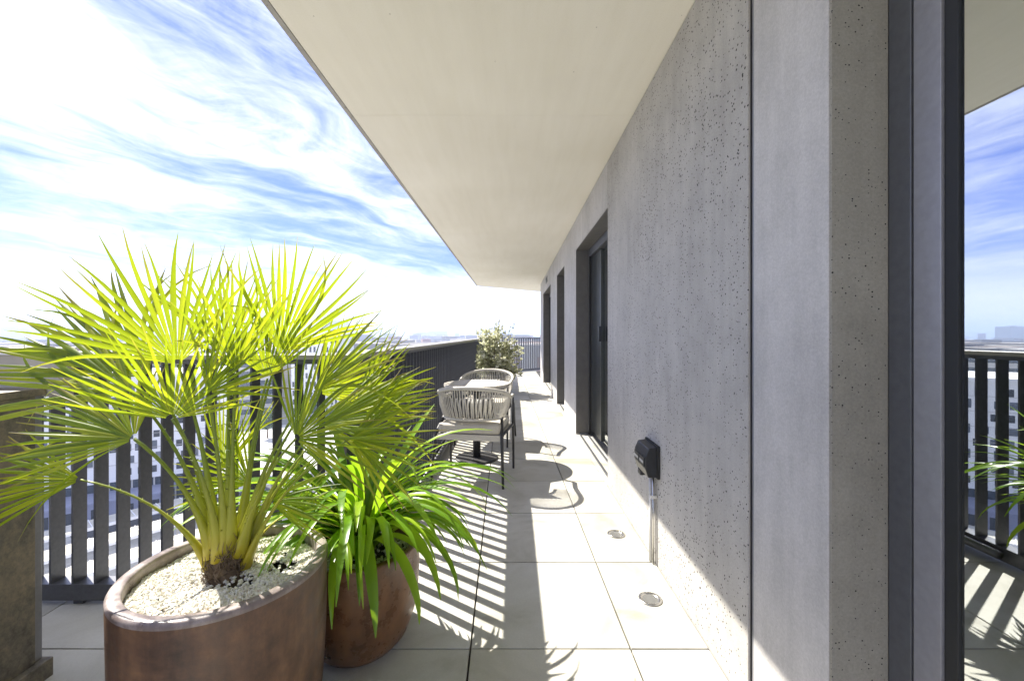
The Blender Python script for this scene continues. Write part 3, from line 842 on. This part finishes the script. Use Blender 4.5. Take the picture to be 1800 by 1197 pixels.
# ================================================================== CHAIRS
def make_chair(label):
    t = thing('armchair', label, 'chair', (0, 0, 0), 0, 'rope back armchairs at the terrace table')
    def rim(s):            # s in -1..1 from one arm end round the back to the other
        a = s * R(118)
        if abs(s) <= 0.72:
            th = s / 0.72 * R(92)
            x, y = 0.292 * math.sin(th), -0.04 - 0.25 * math.cos(th)
        else:
            k = (abs(s) - 0.72) / 0.28
            x, y = math.copysign(0.292 * math.sin(R(92)) - 0.012 * k, s), -0.04 - 0.25 * math.cos(R(92)) + 0.24 * k
        z = 0.645 + 0.115 * max(0, math.cos(min(1, abs(s) / 0.85) * math.pi / 2)) ** 0.9
        return Vector((x, y, z))
    def low(s):
        th = s / 0.72 * R(92)
        return Vector((0.255 * math.sin(th), -0.03 - 0.205 * math.cos(th), 0.505))
    pts = [rim(-1 + 2 * i / 48) for i in range(49)]
    MB().tube(pts, 0.0155, 10, True, 1.0).build('arm_rail', 'rope', t, True)
    MB().tube([low(-0.72 + 1.44 * i / 36) for i in range(37)], 0.010, 8).build('lower_rail', 'rope', t, True)
    N = 46
    for k in range(N):
        s = -0.78 + 1.56 * k / (N - 1)
        a = rim(s)
        sl = max(-0.72, min(0.72, s * 0.92))
        b = low(sl)
        mid = (a + b) / 2 + Vector((a.x, a.y, 0)).normalized() * 0.012
        MB().tube([a, mid, b], 0.0042, 5, False).build('rope_strand', 'rope', t, True)
    for sx in (-1, 1):
        MB().tube([(sx * 0.28, 0.205, 0.645), (sx * 0.283, 0.222, 0.40), (sx * 0.285, 0.235, 0.0)], [0.0125, 0.0125, 0.0095], 10).build('leg', 'chair_frame', t, True)
        p = low(sx * 0.56)
        MB().tube([p, (sx * 0.268, -0.235, 0.38), (sx * 0.285, -0.275, 0.0)], [0.0125, 0.0135, 0.0095], 10).build('leg', 'chair_frame', t, True)
        MB().tube([(sx * 0.283, 0.22, 0.392), (sx * 0.268, -0.232, 0.392)], 0.011, 8).build('side_rail', 'chair_frame', t, True)
    MB().box(-0.27, 0.27, -0.232, -0.212, 0.345, 0.392).box(-0.27, 0.27, 0.205, 0.225, 0.345, 0.392).box(-0.262, 0.262, -0.212, 0.205, 0.378, 0.390).build('seat_base', 'rope', t, False, bevel=0.004)
    cu = MB().box(-0.25, 0.25, -0.225, 0.235, 0.394, 0.470).build('seat_cushion', 'cushion', t, True, bevel=0.022)
    return t
ch1 = make_chair('nearer woven rope armchair with its back to the camera')
ch1.location = (-0.315, 3.52, 0); ch1.rotation_euler.z = R(-9)
ch2 = copy_tree(ch1)
ch2['label'] = 'farther woven rope armchair facing the camera behind the round table'
ch2.location = (-0.30, 4.66, 0); ch2.rotation_euler.z = R(170)
def pillow(label, loc, rz, tilt):
    mb = MB(); n = 12
    vs = []
    for sgn in (1, -1):
        for i in range(n + 1):
            for j in range(n + 1):
                x, y = i / n * 2 - 1, j / n * 2 - 1
                h = 0.055 * (1 - abs(x) ** 2.4) ** 0.6 * (1 - abs(y) ** 2.4) ** 0.6
                vs.append((x * 0.19 * (1 - 0.06 * (1 - y * y)), sgn * h, y * 0.09 * (1 - 0.06 * (1 - x * x))))
    fs = []
    m1 = (n + 1) ** 2
    for i in range(n):
        for j in range(n):
            q = (i * (n + 1) + j, (i + 1) * (n + 1) + j, (i + 1) * (n + 1) + j + 1, i * (n + 1) + j + 1)
            fs.append(q); fs.append(tuple(m1 + k for k in reversed(q)))
    o = mb.add(vs, fs).build('pillow', 'striped_fabric', None, True)
    o.location = loc; o.rotation_euler = (R(tilt), 0, rz)
    return tag(o, label, 'pillow', 'striped pillows on the armchairs')
pillow('black and white striped pillow on the nearer armchair seat', (-0.335, 3.40, 0.575), R(-9), 14)
pillow('black and white striped pillow on the farther armchair seat', (-0.315, 4.80, 0.58), R(170), 14)

# ================================================================== SHRUB IN STANDING PLANTER
SH = Vector((-0.40, 8.4, 0))
pl = thing('planter_on_legs', 'dark round planter on thin legs at the far railing', 'planter', SH)
MB().lathe([(0.20, 0.14), (0.26, 0.16), (0.29, 0.30), (0.30, 0.40), (0.275, 0.40), (0.26, 0.33), (0.0001, 0.33)], n=36).build('bowl', 'rail_metal', pl, True)
for k in range(4):
    a = R(45 + 90 * k + 10)
    MB().tube([(0.25 * math.cos(a), 0.25 * math.sin(a), 0.30), (0.40 * math.cos(a), 0.40 * math.sin(a), 0.0)], 0.012, 8).build('leg', 'rail_metal', pl, True)
shb = thing('leafy_shrub', 'pale leaved rounded shrub growing at the far end of the terrace', 'shrub', SH + Vector((0, 0, 0.33)))
o = shb.location.copy()
st = MB(); lv = MB()
rs = random.Random(21)
def leafquad(mb, p, d, size):
    d = d.normalized(); sd = d.cross(Vector((rs.uniform(-1, 1), rs.uniform(-1, 1), rs.uniform(-0.3, 1)))).normalized()
    nn = d.cross(sd)
    mb.add([p, p + d * size * 0.5 + sd * size * 0.26 + nn * size * 0.06, p + d * size, p + d * size * 0.5 - sd * size * 0.26 + nn * size * 0.06], [(0, 1, 2), (0, 2, 3)])
for k in range(95):
    a = rs.uniform(0, 2 * math.pi); el = R(rs.uniform(-42, 85)); L = rs.uniform(0.48, 0.68) * (1.12 if el > R(60) else 0.95)
    if math.cos(a) < 0: L *= 0.95
    d = Vector((math.cos(a) * math.cos(el), math.sin(a) * math.cos(el), math.sin(el)))
    p0 = o + Vector((rs.uniform(-0.05, 0.05), rs.uniform(-0.05, 0.05), 0.02))
    ctrl = p0 + Vector((0, 0, 0.34)) + d * L * 0.35
    p2 = p0 + d * L * Vector((1, 1, 1)).length / 1.732 + Vector((0, 0, 0.26))
    pts = [p0 * (1 - t) ** 2 + ctrl * 2 * t * (1 - t) + p2 * t * t for t in [i / 6 for i in range(7)]]
    st.tube(pts, [0.008, 0.007, 0.006, 0.005, 0.004, 0.003, 0.002], 5)
    for q in range(40):
        t = rs.uniform(0.22, 1.0) ** 0.8
        p = p0 * (1 - t) ** 2 + ctrl * 2 * t * (1 - t) + p2 * t * t
        dd = Vector((rs.gauss(0, 1), rs.gauss(0, 1), rs.gauss(0.1, 0.8)))
        p = p + dd.normalized() * rs.uniform(0.0, 0.07)
        leafquad(lv, p, dd + d * 0.6, rs.uniform(0.055, 0.11))
for k in range(9):                       # thin shoots rising above
    a = rs.uniform(0, 6.28); p0 = o + Vector((math.cos(a) * 0.35, math.sin(a) * 0.35, 0.78)); d = Vector((math.cos(a) * 0.3, math.sin(a) * 0.3, 1)).normalized()
    p1 = p0 + d * rs.uniform(0.15, 0.35)
    st.tube([p0, p1], 0.0025, 4)
    for q in range(9): leafquad(lv, p0.lerp(p1, rs.random()), Vector((rs.gauss(0, 1), rs.gauss(0, 1), 1)), 0.045)
st.build('stems', 'bark', shb, True, o)
f_ = lv.build('foliage', 'shrub_leaf', shb, False, o); f_['kind'] = 'stuff'

# ================================================================== POWER BOX, CONDUIT, FLOOR LIGHTS
pb = thing('outdoor_socket', 'black outdoor power socket box mounted low on the concrete wall', 'socket', (WX, 2.21, 0.53))
o = pb.location.copy()
Z0, Z1 = 0.455, 0.608
prof = [(WX - 0.003, Z0), (WX - 0.003, Z1), (WX - 0.055, Z1 - 0.008), (WX - 0.072, Z1 - 0.05), (WX - 0.072, Z0 + 0.045), (WX - 0.058, Z0)]
def xprof(pr, y0, y1):
    n = len(pr)
    vs = [(x, y0, z) for x, z in pr] + [(x, y1, z) for x, z in pr]
    return MB().add(vs, [tuple(range(n)), tuple(reversed(range(n, 2 * n)))] + [(i, n + i, n + (i + 1) % n, (i + 1) % n) for i in range(n)])
xprof(prof, 2.115, 2.30).build('body', 'black_plastic', pb, False, o, 0.004)
MB().box(WX - 0.014, WX - 0.001, 2.105, 2.31, Z0 - 0.006, Z1 + 0.006).build('back_plate', 'gasket', pb, False, o, 0.002)
for y0, y1 in ((2.125, 2.20), (2.212, 2.29)):
    lid = MB().box(WX - 0.077, WX - 0.0722, y0, y1, Z0 + 0.05, Z1 - 0.055).build('lid', 'black_plastic', pb, False, o, 0.002)
    MB().box(WX - 0.079, WX - 0.0772, y0 + 0.008, y1 - 0.008, Z1 - 0.085, Z1 - 0.072).build('lid_strip', 'grey_plastic', lid, False, o)
MB().box(WX - 0.06, WX - 0.03, 2.24, 2.285, Z0 - 0.028, Z0 + 0.002).build('cable_gland', 'black_plastic', pb, False, o, 0.003)
cd = thing('conduit', 'thin pale conduit running down the wall below the black socket', 'conduit', (WX, 2.2, 0))
o = cd.location.copy()
MB().tube([(WX - 0.022, 2.185, 0.004), (WX - 0.022, 2.185, 0.444)], 0.0095, 12).build('tube', 'conduit', cd, True, o)
MB().tube([(WX - 0.018, 2.158, 0.004), (WX - 0.018, 2.158, 0.444)], 0.006, 10).build('tube', 'steel', cd, True, o)
MB().box(WX - 0.034, WX - 0.001, 2.150, 2.166, 0.335, 0.352).build('clip', 'conduit', cd, False, o, 0.002)
def spot(label, x, y):
    t = thing('floor_light', label, 'light', (x, y, 0), 0, 'recessed floor lights along the wall')
    MB().lathe([(0.050, 0.0015), (0.051, 0.004), (0.044, 0.0055), (0.036, 0.004), (0.034, 0.0017)], n=36, cap0=False).build('ring', 'steel', t, True)
    MB().lathe([(0.034, 0.002), (0.02, 0.0025), (0.0001, 0.0025)], n=28, cap0=False).build('lens', 'lens', t, True)
spot('round steel floor light in the tile nearest the camera', 0.6085, 1.871)
spot('round steel floor light in the tile below the black socket', 0.6055, 2.479)

# ================================================================== CITY BELOW
GZ = CAM_H - 30.0
ground = struct(MB().lathe([(0.0001, 0), (300, 0), (1500, 0), (9000, 0)], (0, 0, GZ), 64, False).build('ground', 'ground'))
def gp(x, y, z=GZ):
    d = (CAM_H - z) * 741 / (y - 588)
    return Vector(((x - 902) / 741 * d, d, z))
def sheet(name, pts, z, mat):
    return struct(MB().add([(p[0], p[1], z) for p in pts], [tuple(range(len(pts)))]).build(name, mat))
sheet('road', [(-160, 40), (40, 40), (40, 95), (-20, 140), (-160, 140)], GZ + 0.02, 'pavement')
sheet('street', [(-70, 66), (-20, 118), (-14, 112), (-60, 58)], GZ + 0.03, 'asphalt')
sheet('lawn', [(-44, 112), (-16, 126), (-20, 148), (-52, 132)], GZ + 0.04, 'lawn')
sheet('lawn', [(-38, 96), (-22, 108), (-24, 112), (-42, 101)], GZ + 0.04, 'lawn')
sheet('lawn', [(-20, 150), (60, 180), (60, 240), (-40, 220)], GZ + 0.04, 'lawn')

def frame(origin, yaw):
    c_, s_ = math.cos(yaw), math.sin(yaw)
    return lambda u_, v_, z_: Vector((origin[0] + u_ * c_ - v_ * s_, origin[1] + u_ * s_ + v_ * c_, z_))
def rbox(fr_, u0, u1, v0, v1, z0, z1):
    mb = MB().box(0, 1, 0, 1, 0, 1)
    mb.v = [tuple(fr_(u0 + x * (u1 - u0), v0 + y * (v1 - v0), z0 + z * (z1 - z0))) for x, y, z in mb.v]
    return mb
# white building with scattered small windows, above a glass podium
yaw = R(30)
p_a = gp(388, 872)
bw = thing('white_building', 'white apartment building with small scattered dark windows below the railing', 'building', (p_a.x, p_a.y, GZ), yaw)
BL = 78
MB().box(-BL, 0, 0, 16, 5.2, 22.5).build('wall', 'facade_white', bw)
MB().box(-BL - 0.4, 0.4, -0.4, 16.4, 22.5, 23.1).build('parapet', 'facade_white', bw)
MB().box(-BL + 0.3, -0.3, 0.5, 15.5, 0.0, 5.2).build('podium', 'facade_glass', bw)
for k in range(6):
    MB().box(-BL, 0, -0.10, 0.0, 8.0 + k * 2.02 * 1.2, 8.06 + k * 2.02 * 1.2).build('string_course', 'facade_stone', bw)
for k in range(27):
    MB().box(-BL + 0.4 + k * 2.95, -BL + 0.62 + k * 2.95, 0.35, 0.5, 0.0, 5.2).build('mullion', 'facade_stone', bw)
wms = [MB().box(-w_, w_, -0.05, 0.12, 0, h_).mesh('window', mt_) for w_, h_, mt_ in ((0.42, 1.15, 'window_dark'), (0.36, 1.45, 'window_blue'), (0.55, 1.2, 'window_blue'))]
rw = random.Random(5)
cnt = 0
for r_ in range(8):
    for c_ in range(44):
        u_ = -0.9 - c_ * 1.75 + (0.55 if r_ % 2 else 0) + rw.uniform(-0.2, 0.2)
        if u_ < -BL + 1 or rw.random() < 0.16: continue
        cnt += 1
        if cnt <= 298: link('window', wms[rw.randrange(3)], bw, (u_, 0, 6.1 + r_ * 2.02))
# grey block behind it
p_b = gp(300, 800, GZ)
gb = thing('grey_building', 'grey flat roofed office block behind the white building', 'building', (p_b.x - 30, 135, GZ), yaw)
MB().box(-50, 34, 0, 18, 0, 24.5).build('wall', 'facade_stone', gb)
for k in range(7):
    MB().box(-49.5, 33.5, -0.08, 0.1, 2.0 + k * 3.3, 3.8 + k * 3.3).build('window_band', 'facade_glass', gb)
# lilac low block in front of the podium
pL = gp(300, 900)
lb = thing('lilac_building', 'low lilac grey pavilion at the foot of the white building', 'building', (pL.x, pL.y, GZ), R(34))
MB().box(-40, 0, 0, 6, 0, 3.4).build('wall', 'facade_lilac', lb)
MB().box(-40.3, 0.3, -0.3, 6.3, 3.4, 3.7).build('roof', 'facade_lilac', lb)
for k in range(12):
    MB().box(-38.5 + k * 3.2, -36.7 + k * 3.2, -0.06, 0.1, 0.8, 2.6).build('window', 'window_dark', lb)
# long canopies with ribs
for k, (py_, ln, lab) in enumerate(((932, 0, 'pale ribbed canopy roof farthest from the terrace'), (968, 4, 'pale ribbed canopy roof second from the white building'), (1012, 8, 'pale ribbed canopy roof nearest below the railing'))):
    p = gp(140, py_, GZ + 3.6)
    cp = thing('canopy', lab, 'canopy', (p.x, p.y, GZ), R(52), 'ribbed canopies below the terrace')
    MB().box(-22, 60, 0, 3.4, 3.4, 3.6).build('roof', 'roof_pale', cp)
    MB().box(-22, 60, -0.12, 0.0, 3.2, 3.62).build('fascia', 'facade_white', cp)
    rib = MB().box(-0.05, 0.05, 0.05, 3.35, 3.6, 3.72).mesh('rib', 'facade_white')
    for q in range(54): link('rib', rib, cp, (-21.3 + q * 1.5, 0, 0))
    col_m = MB().box(-0.12, 0.12, 1.5, 1.8, 0, 3.4).mesh('post', 'facade_stone')
    for q in range(11): link('post', col_m, cp, (-20 + q * 7.5, 0, 0))
# roof building just above the front cap
pn = Vector(((512 - 902) / 741 * 150, 150, GZ))
nb = thing('striped_building', 'pale office block with tall dark window slots seen above the railing', 'building', pn, 0)
MB().box(0, 17, 0, 14, 0, 29.2).build('wall', 'facade_white', nb)
MB().box(-0.3, 17.3, -0.3, 14.3, 29.2, 29.8).build('parapet', 'facade_white', nb)
wn_ = MB().box(-0.35, 0.35, -0.06, 0.1, 0, 1.9).mesh('window', 'window_dark')
for r_ in range(9):
    for c_ in range(11):
        if rw.random() < 0.15: continue
        link('window', wn_, nb, (0.9 + c_ * 1.5 + rw.uniform(-0.15, 0.15), 0, 26.8 - r_ * 3.1))
# cars on the street
def car(label, p, rz, mat):
    t = thing('parked_car', label, 'car', (p.x, p.y, GZ + 0.03), rz, 'cars parked on the street below')
    MB().add([(-2.1, -0.85, 0.35), (2.1, -0.85, 0.35), (2.1, 0.85, 0.35), (-2.1, 0.85, 0.35), (-2.1, -0.85, 0.85), (2.1, -0.8, 0.75), (2.1, 0.8, 0.75), (-2.1, 0.85, 0.85)],
             [(3, 2, 1, 0), (4, 5, 6, 7), (0, 1, 5, 4), (1, 2, 6, 5), (2, 3, 7, 6), (3, 0, 4, 7)]).build('body', mat, t, False, bevel=0.1)
    MB().add([(-1.8, -0.8, 0.8), (1.1, -0.8, 0.8), (1.1, 0.8, 0.8), (-1.8, 0.8, 0.8), (-1.3, -0.65, 1.4), (0.3, -0.65, 1.4), (0.3, 0.65, 1.4), (-1.3, 0.65, 1.4)],
             [(4, 5, 6, 7), (0, 1, 5, 4), (1, 2, 6, 5), (2, 3, 7, 6), (3, 0, 4, 7)]).build('cabin', 'facade_glass', t, False, bevel=0.06)
    for x in (-1.3, 1.3):
        for y in (-0.85, 0.7):
            MB().tube([(x, y, 0.32), (x, y + 0.15, 0.32)], 0.32, 12).build('wheel', 'gasket', t)
car('dark blue parked car on the street below the terrace corner', gp(590, 880), R(40), 'car_paint')
car('white parked car on the street below the terrace corner', gp(515, 868), R(40), 'car_white')
# trees on the lawn
rc0 = random.Random(3)
def tree(label, p, h, seed):
    rg = random.Random(seed)
    t = thing('street_tree', label, 'tree', (p.x, p.y, GZ), 0, 'trees on the lawn below')
    MB().tube([(0, 0, 0), (0.1, 0, h * 0.35), (0, 0.1, h * 0.6)], [0.25, 0.18, 0.08], 7).build('trunk', 'bark', t, True)
    lv_ = MB()
    for k in range(900):
        d = Vector((rg.gauss(0, 1), rg.gauss(0, 1), rg.gauss(0, 1))).normalized()
        rr_ = h * 0.32 * rg.uniform(0.4, 1) * (1 + 0.35 * noise.noise(d * 2.3 + Vector((seed, 0, 0))))
        p_ = Vector((0, 0, h * 0.66)) + Vector((d.x, d.y, d.z * 1.1)) * rr_
        a = Vector((rg.gauss(0, 1), rg.gauss(0, 1), rg.gauss(0, 1))).normalized() * 0.4; b = a.orthogonal().normalized() * 0.28
        lv_.add([p_ - a, p_ + b, p_ + a, p_ - b], [(0, 1, 2, 3)])
    lv_.build('crown', 'tree_foliage', t)
for k, (x, y, h) in enumerate(((470, 770, 8), (545, 742, 9), (585, 752, 7), (600, 722, 8))):
    tree(('tallest', 'leftmost', 'small', 'far')[0:4][k] + ' leafy tree on the lawn beyond the front railing', gp(x, y), h, 40 + k)

# far city
rc = random.Random(11)
city = MB()
for k in range(1500):
    d = 170 * (4200 / 170) ** rc.random()
    a = R(rc.uniform(-58, 40))
    x, y = d * math.tan(a) if abs(a) < 1.02 else d * 1.6, d
    if abs(x + 30) < 70 and d < 260: continue
    h = rc.uniform(8, 22) + (rc.random() ** 5) * 26
    top = CAM_H - GZ + 0.003 * d * rc.uniform(-0.5, 1.0)
    h = min(h, 27.5 + 0.0045 * d * rc.uniform(-0.6, 1.0) if d > 500 else 24)
    w, l = rc.uniform(10, 38), rc.uniform(10, 38)
    fr_ = frame((x, y), rc.uniform(0, 1.5))
    mb = rbox(fr_, -w / 2, w / 2, -l / 2, l / 2, GZ, GZ + h)
    city.add(mb.v, mb.f)
tag(city.build('distant_city', 'city_block'), 'hazy mass of distant city roofs along the horizon', 'city', None, 'stuff')
# far low hills
hv, hf = [], []
NH = 160
for i in range(NH + 1):
    a = R(-75 + 150 * i / NH)
    hh = 34 + 34 * noise.noise(Vector((i * 0.09, 4, 0))) + 10 * noise.noise(Vector((i * 0.5, 1, 0))) + 26 * max(0, math.cos((a + 0.35) * 2.2))
    hh = max(8, hh)
    x, y = 5200 * math.sin(a), 5200 * math.cos(a)
    x2, y2 = 5900 * math.sin(a), 5900 * math.cos(a)
    hv += [(x, y, GZ), (x * 1.06, y * 1.06, GZ + hh), (x2 * 1.1, y2 * 1.1, GZ)]
    if i: b = 3 * i; hf += [(b - 3, b, b + 1, b - 2), (b - 2, b + 1, b + 2, b - 1)]
struct(MB().add(hv, hf).build('hills', 'lawn', None, True))
def far_block(name, label, x0, x1, ytop, d, depth):
    X0, X1 = (x0 - 902) / 741 * d, (x1 - 902) / 741 * d
    zt = CAM_H - (ytop - 588) / 741 * d
    t = thing(name, label, 'building', ((X0 + X1) / 2, d, GZ), 0, 'far blocks on the skyline')
    w = (X1 - X0) / 2
    MB().box(-w, w, 0, depth, 0, zt - GZ).build('wall', 'city_block', t)
    MB().box(-w * 0.5, w * 0.2, depth * 0.3, depth * 0.6, zt - GZ, zt - GZ + 0.05 * (zt - GZ)).build('roof_house', 'city_block', t)
far_block('tower_block', 'tall hazy tower block rising above the skyline behind the palm', 572, 606, 564, 1500, 40)
far_block('office_block', 'wide hazy block on the skyline left of its larger neighbour', 731, 749, 584, 1900, 40)
far_block('office_block', 'widest hazy flat block on the skyline left of the shrub', 752, 784, 582.5, 2000, 50)
far_block('office_block', 'small hazy block on the skyline close to the shrub', 799, 806, 586, 1700, 30)
far_block('tower_block', 'tall hazy tower beyond the left edge of the railing', 0, 30, 574, 1300, 40)

# ================================================================== HAZE
hz_m = bpy.data.materials.new('haze'); hz_m.use_nodes = True
hn = hz_m.node_tree.nodes; hn.clear()
ho = hn.new('ShaderNodeOutputMaterial'); pv = hn.new('ShaderNodeVolumePrincipled')
pv.inputs['Color'].default_value = (0.58, 0.70, 0.97, 1)
pv.inputs['Density'].default_value = 0.00048
pv.inputs['Anisotropy'].default_value = 0.2
hz_m.node_tree.links.new(pv.outputs[0], ho.inputs['Volume'])
hb = MB().box(-9500, 9500, -9500, 9500, GZ - 1.5, 90).build('haze', hz_m)
tag(hb, 'pale blue haze hanging over the distant city', 'haze', None, 'stuff')
